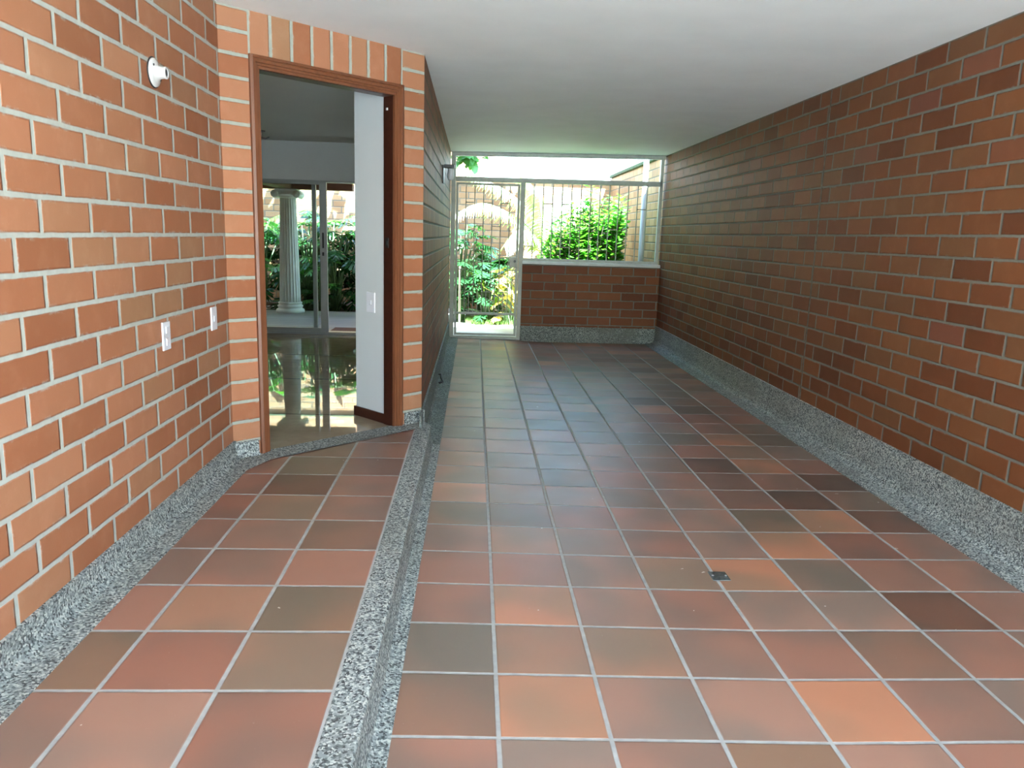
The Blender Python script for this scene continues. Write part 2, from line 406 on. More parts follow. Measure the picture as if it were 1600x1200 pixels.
# ------------------------------------------------------------------ ceiling
mb = MB(); ys = [OPEN_Y, 3.6, 4.5, 5.4, 6.4, 7.46]; xs = [-1.1, -.24, .4, 1.1, 1.95]
def cz(x, y):
    t = max(0, (y-3.6)/3.8); return .775 - t*(.034*(1-(x+.24)/2.0) if x > -.3 else .034) + t*.003
g = [[(x, y, cz(x, y)) for x in xs] for y in ys]
for j in range(len(ys)-1):
    for i in range(len(xs)-1): mb.quad([g[j][i], g[j+1][i], g[j+1][i+1], g[j][i+1]])
mb.box((-1.1, OPEN_Y, .83), (1.95, 7.46, .97)); mb.box((-1.1, OPEN_Y-.10, .52), (1.95, OPEN_Y, .97))  # second box: unseen entrance header, added to block the high sky light
struct(mb.build('ceiling', M_CEIL, smooth=False), 'white painted carport ceiling')
# indoor room shell
mb = MB(); ipoly = [(-4.6, 1.0), (-1.05, 1.0), (-1.05, 2.9), tuple(A - TV*.02 - NV*.06), tuple(B - TV*.03 - NV*.06), (-.36, 3.9), (-.36, 6.86), (-4.6, 6.86)]
np_ = len(ipoly); mb.add([(x, y, .71) for x, y in ipoly] + [(x, y, .83) for x, y in ipoly], [tuple(range(np_))[::-1], tuple(range(np_, 2*np_))] + [(i, (i+1) % np_, np_+(i+1) % np_, np_+i) for i in range(np_)])
mb.box((-4.6, OPEN_Y, .83), (-1.09, 6.86, .97)); struct(mb.build('ceiling_indoor', M_IWALL))
mb = MB(); mb.box((-4.6, 6.708, .40), (-.36, 6.85, .72)); mb.box((-4.6, 6.708, -1.05), (-3.1, 6.85, .72)); mb.box((-.62, 6.708, -1.05), (-.36, 6.85, .72))
struct(mb.build('wall_indoor_back', M_IWALL))
mb = MB(); mb.box((-4.75, 1.0, -1.05), (-4.6, 6.85, .83)); struct(mb.build('wall_indoor_left', M_IWALL))
mb = MB(); mb.box((-4.6, .9, -1.05), (-1.07, 1.0, .83)); struct(mb.build('wall_indoor_front', M_IWALL))
mb = MB(); mb.box((-.372, 3.75, -1.05), (-.362, 6.85, .83)); struct(mb.build('wall_indoor_right', M_WHITE))
def tbox(mb, t0, t1, n0, n1, z0, z1, mi=0):
    vs = [tp(t, n, z) for z in (z0, z1) for t, n in ((t0, n0), (t1, n0), (t1, n1), (t0, n1))]
    return mb.add(vs, [(3, 2, 1, 0), (4, 5, 6, 7), (0, 1, 5, 4), (1, 2, 6, 5), (2, 3, 7, 6), (3, 0, 4, 7)], mi)
mb = MB(); tbox(mb, .807, .90, -.31, -.0705, -.92, .76); struct(mb.build('wall_indoor_stub', M_WHITE), 'short white wall just inside the door')
mb = MB(); tbox(mb, .797, .807, -.315, -.072, ZW, ZW+.047); tbox(mb, .797, .90, -.32, -.31, ZW, ZW+.047)
struct(mb.build('baseboard_indoor', M_SKIRT, bevel=.003))
mb = MB()
poly = [(-4.6, 1.0), (-1.0, 1.0), (-1.0, A.y+.02)] 
a0 = A + NV*-.06; b0 = B + NV*-.06
mb.quad([(-4.6, 1.0, ZW), (-1.05, 1.0, ZW), (-1.05, 2.9, ZW), tuple((A - TV*.1))+(ZW,), tp(LEN, 0, ZW), (-.30, 3.8, ZW), (-.36, 6.78, ZW), (-4.6, 6.78, ZW)])
struct(mb.build('floor_indoor', M_STONEF, origin=(0, 0, ZW)), 'polished beige stone floor indoors')

# ------------------------------------------------------------------ floors
TILE = {'r': (.28, .160, .118), 'd': (.23, .118, .085), 'o': (.42, .215, .125), 'b': (.205, .135, .095), 'v': (.19, .143, .095), 'k': (.105, .062, .042),
        'm': (.30, .20, .155), 't': (.31, .195, .13), 'g': (.205, .165, .125)}
# per-tile clay tones, one string per row from the kerb side outwards
rows = {-1: 'rmrvmrrrr', 0: 'bommormdkr', 1: 'gttrrbrrr', 2: 'romrmmkrr', 3: 'rrmtogrrr', 4: 'rtmrmodrr', 5: 'vbrrmvokr', 6: 'otmbmdkbr', 7: 'tvgrrdrkr', 8: 'ovgrbkorr'}
def tile_floor(name, x0, y0, T, xa, xb, ya, yb, zf, table, coff, clip=None, seed=3):
    rnd = random.Random(seed)
    i0 = math.floor((xa-x0)/T); i1 = math.ceil((xb-x0)/T); j0 = math.floor((ya-y0)/T); j1 = math.ceil((yb-y0)/T)
    mb = MB(); cols = []
    for j in range(j0, j1):
        for i in range(i0, i1):
            k = None
            if j in table and 0 <= i+coff < len(table[j]): k = table[j][i+coff]
            if k is None: k = rnd.choice('rrrrddbbvkommtg' if i > 3 else 'rrrddbvomttrg')
            c = tuple(q*.74 + m*.26 for q, m in zip(TILE[k], (.275, .168, .124))); s = rnd.uniform(.93, 1.07); c = tuple(q*s for q in c)
            xs_ = (max(x0+i*T, xa), min(x0+(i+1)*T, xb)); ys_ = (max(y0+j*T, ya), min(y0+(j+1)*T, yb))
            if xs_[1] <= xs_[0] or ys_[1] <= ys_[0]: continue
            p = [(xs_[0], ys_[0]), (xs_[1], ys_[0]), (xs_[1], ys_[1]), (xs_[0], ys_[1])]
            if clip: p = clip(p)
            if len(p) < 3: continue
            mb.quad([(a[0], a[1], zf(a[0])) for a in p], 0, [(a[0]-x0, a[1]-y0) for a in p]); cols += [(*c, 1)]*len(p)
    ob = mb.build(name, M_TILE)
    ca = ob.data.color_attributes.new('tile_col', 'FLOAT_COLOR', 'CORNER')
    ca.data.foreach_set('color', [q for c in cols for q in c]); return ob
X1, Y0, T = .0694, 1.3844, .2305
X4 = X1 + 3*T
def zf(x): return -1 - .0208*(x-X1) if x < X4 else -1 - .0208*(X4-X1) + .0049*(x-X4)
struct(tile_floor('floor', X1, Y0, T, -.147, 1.675, OPEN_Y, FY+.02, zf, rows, 1), 'terracotta tiled driveway floor')
def clip_entry(p):     # keep the part in front of the threshold strip
    d = lambda q: (Vector(q)-A).dot(NV) - .100
    out = []
    for k in range(len(p)):
        a, b = p[k], p[(k+1) % len(p)]; da, db = d(a), d(b)
        if da >= 0: out.append(a)
        if (da >= 0) != (db >= 0): t = da/(da-db); out.append((a[0]+(b[0]-a[0])*t, a[1]+(b[1]-a[1])*t))
    return out
wt = {-1: 'rrmd', 0: 'rvdt', 1: 'rrtv', 2: 'rrrr', 3: 'rrrb', 4: 'rdtr', 5: 'rdkr', 6: 'rdvd', 7: 'rdbr', 8: 'rbbd', 9: 'rbbd'}
struct(tile_floor('floor_walkway', -.7212, 1.3944, T, -.842, -.258, OPEN_Y, 3.6, lambda x: ZW, wt, 2, clip_entry, 5), 'raised terracotta tiled walkway')
# solid under walkway + kerb
mb = MB(); mb.box((-.262, OPEN_Y, -1.05), (-.190, 3.535, ZW+.0015)); struct(mb.build('trim_kerb', M_GRAN, bevel=.008), 'speckled granite kerb edging the walkway')
mb = MB()
pr = [(-.19, -.93), (-.186, -.96), (-.181, -.988), (-.172, -.9925), (-.146, -.9945), (-.146, -1.02)]
mb.sweep(None, [(x, OPEN_Y, z) for x, z in pr], [(x, 3.55, z) for x, z in pr]); 
struct(mb.build('trim_gutter', M_GRAN, smooth=False))
mb = MB(); pr = [(PX, -.843), (PX+.009, -.845), (PX+.012, -.975), (PX+.022, -.991), (-.146, -.9945), (-.146, -1.02)]
mb.sweep(None, [(x, 3.50, z) for x, z in pr], [(x, FY+.01, z) for x, z in pr])
mb.quad([(PX, 3.50, -.843), (PX+.009, 3.50, -.845), (PX+.012, 3.50, -.975), (PX+.022, 3.5, -.991), (PX, 3.5, -1.0)][::-1])
struct(mb.build('baseboard_passage', M_GRAN_P))
# left baseboard with cove and strip
mb = MB(); pr = [(LX-.001, -.829), (LX+.008, -.830), (LX+.010, -.872), (LX+.016, -.889), (LX+.03, -.898), (-.8415, ZW+.002), (-.8405, ZW-.02)]
mb.sweep(None, [(x, OPEN_Y, z) for x, z in pr], [(x, 2.98, z) for x, z in pr]); struct(mb.build('baseboard_left', M_GRAN))
# right baseboard with cove and strip
mb = MB(); pr = [(RX+.001, -.829), (RX-.009, -.831), (RX-.012, -.955), (RX-.02, -.985), (RX-.04, -.999), (1.673, -1.005), (1.672, -1.03)]
mb.sweep(None, [(x, OPEN_Y, z) for x, z in pr], [(x, FY+.01, z) for x, z in pr]); struct(mb.build('baseboard_right', M_GRAN))
# entry baseboards + threshold strip
mb = MB()
def tsweep(t0, t1, pr): mb.sweep(None, [tp(t0, n, z) for n, z in pr], [tp(t1, n, z) for n, z in pr])
tsweep(0, D0-.012, [(-.001, -.838), (.010, -.84), (.012, -.886), (.022, -.899), (.03, ZW+.001)])
mb.quad([tp(D0-.012, n, z) for n, z in [(-.001, -.838), (.010, -.84), (.012, -.886), (.022, -.899), (-.001, -.90)]])
tsweep(D1+.016, LEN+.012, [(-.001, -.842), (.010, -.844), (.0115, -.90), (.0115, ZW+.001)])
mb.quad([tp(D1+.016, n, z) for n, z in [(-.001, -.842), (.010, -.844), (.0115, -.90), (-.001, -.90)]])
mb.quad([tp(LEN+.012, n, z) for n, z in [(-.04, -.842), (.010, -.844), (.0115, -.91), (-.04, -.91)]][::-1])
struct(mb.build('baseboard_entry', M_GRAN))
mb = MB()
z = ZW + .0025
mb.quad([(LX, 2.93, z), (-.842, 2.80, z)] + [tp(.11, .101, z), (-.262, 3.475, z), (-.19, 3.5, z), (-.19, 3.545, z), (-.215, 3.60, z), tp(LEN, .004, z), tp(LEN, -.02, z), tp(0, -.02, z)])
struct(mb.build('trim_threshold', M_GRAN), 'speckled granite threshold strip')

# ------------------------------------------------------------------ half wall, sill, gate, grille
mb = MB()
x0, x1 = .455, RX
p = [(x0, FY, -1.05), (x1, FY, -1.05), (x1, FY, -.268), (x0, FY, -.268)]; mb.quad(p, 0, [(a[0]-.55, a[2]-ZL) for a in p])
mb.box((x0, FY+.0005, -1.05), (x1, FY+.1, -.268))
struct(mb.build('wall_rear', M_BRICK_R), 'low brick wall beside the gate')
mb = MB(); mb.box((x0-.002, FY-.012, -1.03), (x1-.01, FY, -.86)); struct(mb.build('baseboard_rear', M_GRAN_P, bevel=.006))
mb = MB(); mb.box((x0, FY-.018, -.268), (x1, FY+.11, -.240)); struct(mb.build('trim_sill', M_SILL, bevel=.004), 'pale painted sill on the low wall')

def bar(name, a, b, w, d, parent, mat, org):
    """flat or square bar between two points, axis aligned"""
    mb = MB(); mb.box(a, b); return mb.build(name, mat, parent, origin=org, bevel=.002, seg=1)
def rail(x0, x1, z0, z1, y0, y1, name, parent, mat, org): return bar(name, (x0, y0, z0), (x1, y1, z1), 0, 0, parent, mat, org)

# fixed outer frame of the whole opening
org = (.8, FY+.03, -1)
fr = root('gate_surround', org); tag(fr, 'white steel frame around the whole opening to the garden', 'frame')
Y0_, Y1_ = FY+.005, FY+.045
def zt(x, l, r): return l + (r-l)*(x+.2)/1.93
def sloped(name, x0, x1, zl, zr, h, parent, mat, org, y0=Y0_, y1=Y1_):
    mb = MB(); vs = [(x0, y0, zl-h), (x1, y0, zr-h), (x1, y1, zr-h), (x0, y1, zl-h), (x0, y0, zl), (x1, y0, zr), (x1, y1, zr), (x0, y1, zl)]
    mb.add(vs, [(0, 3, 2, 1), (4, 5, 6, 7), (0, 1, 5, 4), (1, 2, 6, 5), (2, 3, 7, 6), (3, 0, 4, 7)]); return mb.build(name, mat, parent, origin=org, bevel=.003, seg=1)
sloped('head_rail', -.235, 1.775, .742, .776, .035, fr, M_GATE, org)
sloped('transom', -.19, 1.755, .522, .537, .043, fr, M_GATE, org)
rail(-.235, -.193, -.992, .71, Y0_, Y1_, 'frame_post', fr, M_GATE, org)
rail(.418, .462, -.992, .49, Y0_, Y1_, 'frame_post', fr, M_GATE, org)
rail(1.735, 1.765, -.238, .745, Y0_, Y1_, 'frame_post', fr, M_GATE, org)
rail(.462, 1.735, -.238, -.212, Y0_, Y1_, 'bottom_rail', fr, M_GATE, org)
rail(-.193, .418, -1.0, -.975, Y0_, Y1_+.03, 'sill_rail', fr, M_GATE, org)
# gate leaf
og = (.11, FY+.03, -.97)
gt = root('metal_gate', og); tag(gt, 'white barred steel gate filling the passage end beside the low brick wall', 'gate')
BY0, BY1 = FY+.018, FY+.034
gx0, gx1 = -.188, .413
for nm, a in (('leaf_stile', (gx0, gx0+.022, -.966, .470)), ('leaf_stile', (gx1-.022, gx1, -.966, .470)), ('leaf_rail', (gx0+.022, gx1-.022, .450, .470)),
              ('leaf_rail', (gx0+.022, gx1-.022, -.765, -.745)), ('leaf_rail', (gx0+.022, gx1-.022, -.966, -.946))):
    rail(a[0], a[1], a[2], a[3], FY+.010, FY+.042, nm, gt, M_GATE, og)
N_ = 7; cell = (gx1-gx0-.022)/N_ ; bx = [gx0+.011+cell*k for k in range(N_+1)]; r_ = .0042
def vbar(x, z0, z1, parent, org, r=r_):
    mb = MB(); mb.box((x-r, BY0, z0), (x+r, BY1, z1)); mb.build('bar', M_GATEF, parent, origin=org)
def hbar(xa, xb, z, parent, org, r=r_):
    mb = MB(); mb.box((xa+r_, BY0, z-r), (xb-r_, BY1, z+r)); mb.build('cross_bar', M_GATEF, parent, origin=org)
for k in range(1, N_): vbar(bx[k], -.745, .45, gt, og)
def zpx(y): return .478 - (y-283)*.00597 if False else None
ZC = {314: .29, 350: .075, 420: -.335, 454: -.545}
for k in (1, 3, 5): hbar(bx[k], bx[k+1], .29, gt, og)
for k in (2, 4): hbar(bx[k], bx[k+1], .075, gt, og)
for k in (0, 6): hbar(bx[k], bx[k+1], -.335, gt, og)
for k in (1, 3, 5): hbar(bx[k], bx[k+1], -.545, gt, og)
for k in (2, 4): hbar(bx[k], bx[k+1], -.475, gt, og)
for k in range(N_):
    vbar((bx[k]+bx[k+1])/2, -.745, {0: -.339, 6: -.339, 1: -.549, 3: -.549, 5: -.549}.get(k, -.479), gt, og)
mb = MB(); mb.box((.33, FY+.004, -.305), (.40, FY+.048, -.205)); lk = mb.build('lock_box', M_GATE, gt, origin=og, bevel=.006)
mb = MB(); mb.lathe([(.006, 0), (.012, 0), (.012, .008), (.009, .010)], 16, M=Matrix.Translation((.382, FY+.004, -.245)) @ Matrix.Rotation(math.pi/2, 4, 'X')); mb.build('keyhole', M_BLACK, lk, origin=og)
# grille over the low wall
oq = (1.1, FY+.03, -.24)
gr = root('window_grille', oq); tag(gr, 'white barred grille standing on the sill of the low brick wall', 'grille')
pitch = .0898; gx = [.545 + pitch*k for k in range(13)]
for x in gx: vbar(x, -.212, .495, gr, oq)
ex = [.462] + gx + [1.735]
for k, z_ in ((2, .30), (4, .30), (8, .29), (12, .275), (5, .085), (7, .085), (9, .08), (0, -.10), (4, -.10), (6, -.11), (8, -.115)):
    if k+1 < len(ex): hbar(ex[k], ex[k+1], z_, gr, oq)
# white pipe beyond
mb = MB(); mb.tube([(1.66, 7.72, -1.0), (1.66, 7.72, .95)], .026, 16); pp = mb.build('downpipe', M_PVC, origin=(1.66, 7.72, -1), smooth=True)
tag(pp, 'white vertical drain pipe standing behind the grille near the right wall', 'pipe')

# ------------------------------------------------------------------ door frame
df = root('door_1', tuple(tp(.47, 0, ZW))); struct(df, 'reddish brown wooden front door frame, open'); odf = tuple(tp(.47, 0, ZW))
def jamb(name, t0, t1, inner, z0, z1):
    """moulded profile in (t, n) extruded up; inner = +1 when the opening lies at greater t"""
    a, b = (t0, t1) if inner > 0 else (t1, t0); s_ = 1 if inner > 0 else -1; w_ = abs(t1-t0)
    P = [(0, -.02), (0, .012), (.010, .016), (.014, .010), (.024, .010), (.027, .004), (.034, .004), (.036, 0), (w_, 0), (w_, -.03), (w_-.008, -.03), (w_-.008, -.075), (0, -.075)]
    ring = [(a + s_*q[0], q[1]) for q in P]; n = len(ring)
    vs = [tp(t, m, z0) for t, m in ring] + [tp(t, m, z1) for t, m in ring]
    mb = MB(); mb.add(vs, [(i, (i+1) % n, n+(i+1) % n, n+i) for i in range(n)] + [tuple(range(n)), tuple(range(n, 2*n))]); return mb.build(name, M_WOOD, df, origin=odf)
jl = jamb('jamb', D0, D0+.043, 1, ZW, DZ-.0005); jr = jamb('jamb', D1-.043, D1, -1, ZW, DZ-.0005)
P = [(0, -.02), (0, .012), (.010, .016), (.014, .010), (.024, .010), (.027, .004), (.034, .004), (.036, 0), (.046, 0), (.046, -.03), (.038, -.03), (.038, -.075), (0, -.075)]
n = len(P); vs = [tp(D0+q[0]*.93, q[1], DZ-q[0]) for q in P] + [tp(D1-q[0]*.93, q[1], DZ-q[0]) for q in P]
mb = MB(); mb.add(vs, [(i, (i+1) % n, n+(i+1) % n, n+i) for i in range(n)] + [tuple(range(n)), tuple(range(n, 2*n))]); mb.build('door_head', M_WOODH, df, origin=odf)
mb = MB(); tbox(mb, D1-.0445, D1-.034, -.076, -.012, ZW, DZ-.043); tbox(mb, D0+.034, D0+.0445, -.076, -.012, ZW, DZ-.043); tbox(mb, D0+.034, D1-.034, -.076, -.012, DZ-.0475, DZ-.043)  # near-black liner along the jamb and head reveals
mb.build('door_stop', M_SKIRT, df, origin=odf)['label'] = 'very dark door stop'
mb = MB(); tbox(mb, D1-.0475, D1-.0345, -.062, -.040, -.075, -.03); tbox(mb, D1-.052, D1-.046, -.056, -.046, -.062, -.045)
mb.build('strike_plate', M_BLACK, df, origin=odf)
mb = MB(); tbox(mb, D1-.0485, D1-.044, -.055, -.045, .52, .53); mb.build('catch', M_PORC, df, origin=odf)

# sliding door to the patio
sy = 6.708; os_ = (-1.6, sy+.03, ZW)
sd = root('door_2', os_); struct(sd, 'aluminium sliding glass door to the patio, partly open')
def R(name, x0, x1, z0, z1, y0, y1, mat=M_ALU, par=sd): return rail(x0, x1, z0, z1, y0, y1, name, par, mat, os_)
R('track', -3.1, -.62, ZW, ZW+.022, sy-.005, sy+.10); R('head_track', -3.1, -.62, .385, .40, sy+.0, sy+.10)
R('side_frame', -3.1, -3.075, ZW+.022, .385, sy, sy+.1); R('side_frame', -.645, -.62, ZW+.022, .385, sy, sy+.1)
st = R('leaf_stile', -1.322, -1.262, ZW+.022, .385, sy+.005, sy+.035); R('leaf_rail', -2.2, -1.322, ZW+.022, ZW+.055, sy+.005, sy+.035); R('leaf_rail', -2.2, -1.322, .365, .385, sy+.005, sy+.035)
R('leaf_stile', -2.24, -2.2, ZW+.022, .385, sy+.005, sy+.035)
R('pane', -2.2, -1.322, ZW+.055, .365, sy+.017, sy+.022, M_GLASS)
R('leaf_stile', -1.395, -1.360, ZW+.022, .385, sy+.05, sy+.08); R('leaf_rail', -3.07, -1.395, ZW+.022, ZW+.05, sy+.05, sy+.08); R('pane', -3.07, -1.395, ZW+.05, .385, sy+.062, sy+.067, M_GLASS)
R('handle', -1.300, -1.286, -.16, -.03, sy-.008, sy+.006, M_BLACK); R('lock', -1.302, -1.286, -.225, -.195, sy-.004, sy+.006, M_BLACK)

# ------------------------------------------------------------------ fittings
def switch(name, M, w_, h_, rockers, label, cat, oo, hole=False):
    """faceplate in metres in local x (width), z (height), y out of the wall"""
    r = root(name, oo); tag(r, label, cat)
    def P3(ms, nm, mat, bev, par=r):
        mb = MB()
        for (x0, x1, z0, z1, y0, y1) in ms:
            mb.box((x0/S, y0/S, z0/S), (x1/S, y1/S, z1/S))
        mb.v = [tuple(M @ Vector(v)) for v in mb.v]
        return mb.build(nm, mat, par, origin=oo, bevel=bev, seg=3)
    P3([(-w_/2, w_/2, -h_/2, h_/2, -.001, .007)], 'face_plate', M_PLAST, .003)
    for z_ in rockers:
        P3([(-.011, .011, z_-.014, z_+.014, .004, .0105)], 'rocker' if not hole else 'push_button', M_PLAST, .0015)
        P3([(-.0135, .0135, z_-.0165, z_+.0165, .0045, .0075)], 'rocker_rim', plain('switch_rim', (.55, .56, .6), .4, var=0), .001)
def wallM(p, out, along): # local x->along, y->out, z->up
    return Matrix(((along[0], out[0], 0, p[0]), (along[1], out[1], 0, p[1]), (0, 0, 1, p[2]), (0, 0, 0, 1)))
p1 = (LX, 2.356, -.333); switch('light_switch', wallM(p1, (1, 0), (0, 1)), .072, .112, (.024, -.024), 'white two-rocker light switch plate on the left brick wall, nearer the viewer', 'light switch', p1)
p2 = (LX, 2.788, -.327); switch('light_switch', wallM(p2, (1, 0), (0, 1)), .072, .108, (0,), 'white single-button plate on the brick wall, next to the door corner', 'light switch', p2, True)
q = A + TV*.807 + NV*-.115; p3 = (q.x, q.y, -.333)
q = Vector((-.485, 3.659)); p3 = (q.x, q.y, -.333)
switch('light_switch', wallM(p3, (-TV.x, -TV.y), (-NV.x, -NV.y)), .082, .125, (0,), 'white single-rocker switch on the white wall inside the doorway', 'light switch', p3)
# bare porcelain lamp holder on the left wall
pl = (LX, 2.372, .425); r = root('lamp_holder', pl); tag(r, 'white porcelain lamp holder without bulb on the left brick wall', 'lamp holder')
ML = Matrix.Translation(pl) @ Matrix.Rotation(math.pi/2, 4, 'Y')
q_ = 1/S
mb = MB(); mb.lathe([(.056*q_, -.004*q_), (.056*q_, .003*q_)], 32, M=ML); mb.build('back_gasket', M_DARK, r, origin=pl)
mb = MB(); mb.lathe([(.050*q_, .002*q_), (.052*q_, .005*q_), (.050*q_, .010*q_), (.040*q_, .014*q_), (.028*q_, .019*q_), (.023*q_, .026*q_), (.021*q_, .040*q_), (.0225*q_, .048*q_), (.021*q_, .051*q_), (.015*q_, .051*q_), (.014*q_, .03*q_)], 40, M=ML); mb.build('porcelain_base', M_PORC, r, origin=pl, smooth=True)
mb = MB(); mb.lathe([(.0145*q_, .030*q_), (.0145*q_, .0475*q_)], 24, M=ML); mb.build('socket', M_DARK, r, origin=pl)
for s_ in (-1, 1):
    mb = MB(); mb.lathe([(.005*q_, 0), (.005*q_, .002*q_)], 12, M=ML @ Matrix.Translation((s_*.022*q_, s_*.028*q_, .0145*q_))); mb.build('screw', M_DARK, r, origin=pl)
# wall lamp in the passage
pw = (PX, 5.62, .42); r = root('wall_lamp', pw); tag(r, 'small black wall lamp with glass jar high on the passage wall', 'wall lamp')
mb = MB(); mb.box((PX, 5.60, .345), (PX+.012, 5.68, .47)); mb.build('back_plate', M_BLACK, r, origin=pw, bevel=.003)
mb = MB(); mb.box((PX+.012, 5.615, .452), (PX+.085, 5.665, .475)); mb.build('arm', M_BLACK, r, origin=pw, bevel=.003)
mb = MB(); mb.lathe([(.018, -.002), (.02, -.02), (.023, -.05), (.020, -.075), (.008, -.082)], 20, M=Matrix.Translation((PX+.058, 5.64, .452))); 
n = N('jar_glass'); n.base((.62, .66, .64), .25); mb.build('glass_jar', n.m, r, origin=pw, smooth=True)
# cable stub low on the passage wall
pc = (PX+.01, 5.15, -.97); mb = MB()
mb.tube([(PX+.008, 5.20, -.955), (PX+.03, 5.17, -.95), (PX+.03, 5.13, -.965), (PX+.045, 5.10, -.99), (PX+.02, 5.05, -.985)], .006, 8)
tag(mb.build('cable_stub', M_BLACK, origin=pc, smooth=True), 'short black cable end at the foot of the passage wall', 'cable')
# drain in the driveway joint
pd = (.775, 2.178, -1.0144); r = root('floor_drain', pd); tag(r, 'small dark metal drain plate set in the driveway tiles', 'drain')
mb = MB(); mb.box((.747, 2.146, -1.02), (.803, 2.208, -1.0125)); mb.build('drain_plate', M_DRAIN, r, origin=pd, bevel=.002)
for x in (.755, .796):
    mb = MB(); mb.lathe([(.0035, 0), (.0035, .002), (.002, .003)], 10, M=Matrix.Translation((x, 2.177, -1.0125))); mb.build('screw', M_ALU, r, origin=pd)
# ceiling hook indoors
pf = (-1.62, 6.08, .71); mb = MB(); mb.lathe([(.03, 0), (.03, -.008), (.008, -.012), (.006, -.05)], 16, M=Matrix.Translation(pf)); mb.tube([(-1.62, 6.08, .66), (-1.59, 6.08, .65), (-1.56, 6.08, .665)], .005, 6)
tag(mb.build('ceiling_hook', plain('grey_metal', (.2, .2, .2), .5), origin=pf), 'small grey ceiling hook inside the room', 'hook')

# ------------------------------------------------------------------ patio
mb = MB(); mb.box((-4.6, 6.80, -1.0), (-.37, 8.72, ZW-.006)); struct(mb.build('floor_patio', M_DECK))
dm = (-.98, 6.99, ZW-.006); mb = MB(); mb.box((-1.285, 6.815, ZW-.006), (-.70, 7.17, ZW+.008)); tag(mb.build('doormat', M_MAT, origin=dm, bevel=.005), 'reddish brown doormat on the patio at the sliding door', 'doormat')
cx, cy_ = -2.008, 8.52; oc = (cx, cy_, ZW-.006); co_ = root('patio_column', oc); tag(co_, 'white fluted column with scroll capital on the patio', 'column')
TM = Matrix.Translation((cx, cy_, 0))
mb = MB(); zb = ZW-.006
mb.lathe([(.150, zb), (.152, zb+.02), (.146, zb+.038), (.128, zb+.046), (.126, zb+.056), (.136, zb+.066), (.136, zb+.078), (.122, zb+.086), (.120, zb+.094), (.127, zb+.102), (.125, zb+.112), (.112, zb+.118)], 48, M=TM); mb.build('column_base', M_STONE, co_, origin=oc, smooth=True)
mb = MB(); prof = [(.112 - .028*(k/12)**1.1, zb+.118 + 1.10*(k/12)) for k in range(13)]
fl = lambda t, i: 1 - .085*abs(math.sin(10*t))**.6
mb.lathe(prof, 160, M=TM, rf=fl); mb.build('shaft', M_STONE, co_, origin=oc, smooth=True)
ztop = prof[-1][1]
cap = MB(); cap.lathe([(.088, ztop), (.094, ztop+.01), (.090, ztop+.02), (.102, ztop+.035), (.110, ztop+.045)], 48, M=TM)
cap.box((cx-.115, cy_-.110, ztop+.078), (cx+.115, cy_+.110, ztop+.095)); cap.box((cx-.10, cy_-.09, ztop+.03), (cx+.10, cy_+.09, ztop+.078)); co_c = cap.build('capital', M_STONE, co_, origin=oc, bevel=.006)
for s_ in (-1, 1):
    mb = MB(); MV = Matrix.Translation((cx+s_*.115, cy_-.115, ztop+.042)) @ Matrix.Rotation(-math.pi/2, 4, 'X')
    mb.lathe([(.012, -.012), (.016, -.006), (.034, -.006), (.038, .0), (.040, .02), (.032, .115), (.040, .21), (.036, .23)], 28, M=MV); mb.build('scroll', M_STONE, co_c, origin=oc, smooth=True)
ob_ = (-1.6, 8.5, .44); zc_ = ztop+.095
bmr = root('roof_beams', ob_); tag(bmr, 'dark brown timber beams resting on the patio column', 'beam')
mb = MB(); mb.box((-4.5, 8.46, zc_), (-1.315, 8.58, zc_+.075)); mb.build('edge_beam', M_BEAM, bmr, origin=ob_, bevel=.006)
mb = MB(); mb.box((-2.09, 6.86, zc_+.001), (-1.95, 8.46, zc_+.0852)); mb.build('cross_beam', M_BEAM, bmr, origin=ob_, bevel=.006)
mb = MB(); mb.box((-4.6, 6.86, zc_+.0855), (-.37, 8.62, zc_+.13)); struct(mb.build('roof_patio', M_BEAM))
# ground
mb = MB(); mb.box((-.36, 7.46, -1.06), (RX, 8.58, -1.0)); mb.box((-.36, 8.58, -1.06), (-.10, 10.4, -1.001)); struct(mb.build('floor_garden_paving', M_CONC))
mb = MB(); mb.box((-4.6, 8.72, -1.06), (-.36, 10.4, -.95)); mb.box((-.10, 8.58, -1.06), (RX, 10.4, -.995)); struct(mb.build('floor_garden_bed', M_SOIL))
mb = MB(); mb.box((-30, -30, -1.3), (30, 30, -1.08)); struct(mb.build('ground', M_CONC))
mb = MB(); mb.box((-8, -12, -1.08), (8, OPEN_Y, -1.01)); struct(mb.build('floor_forecourt', M_CONC))

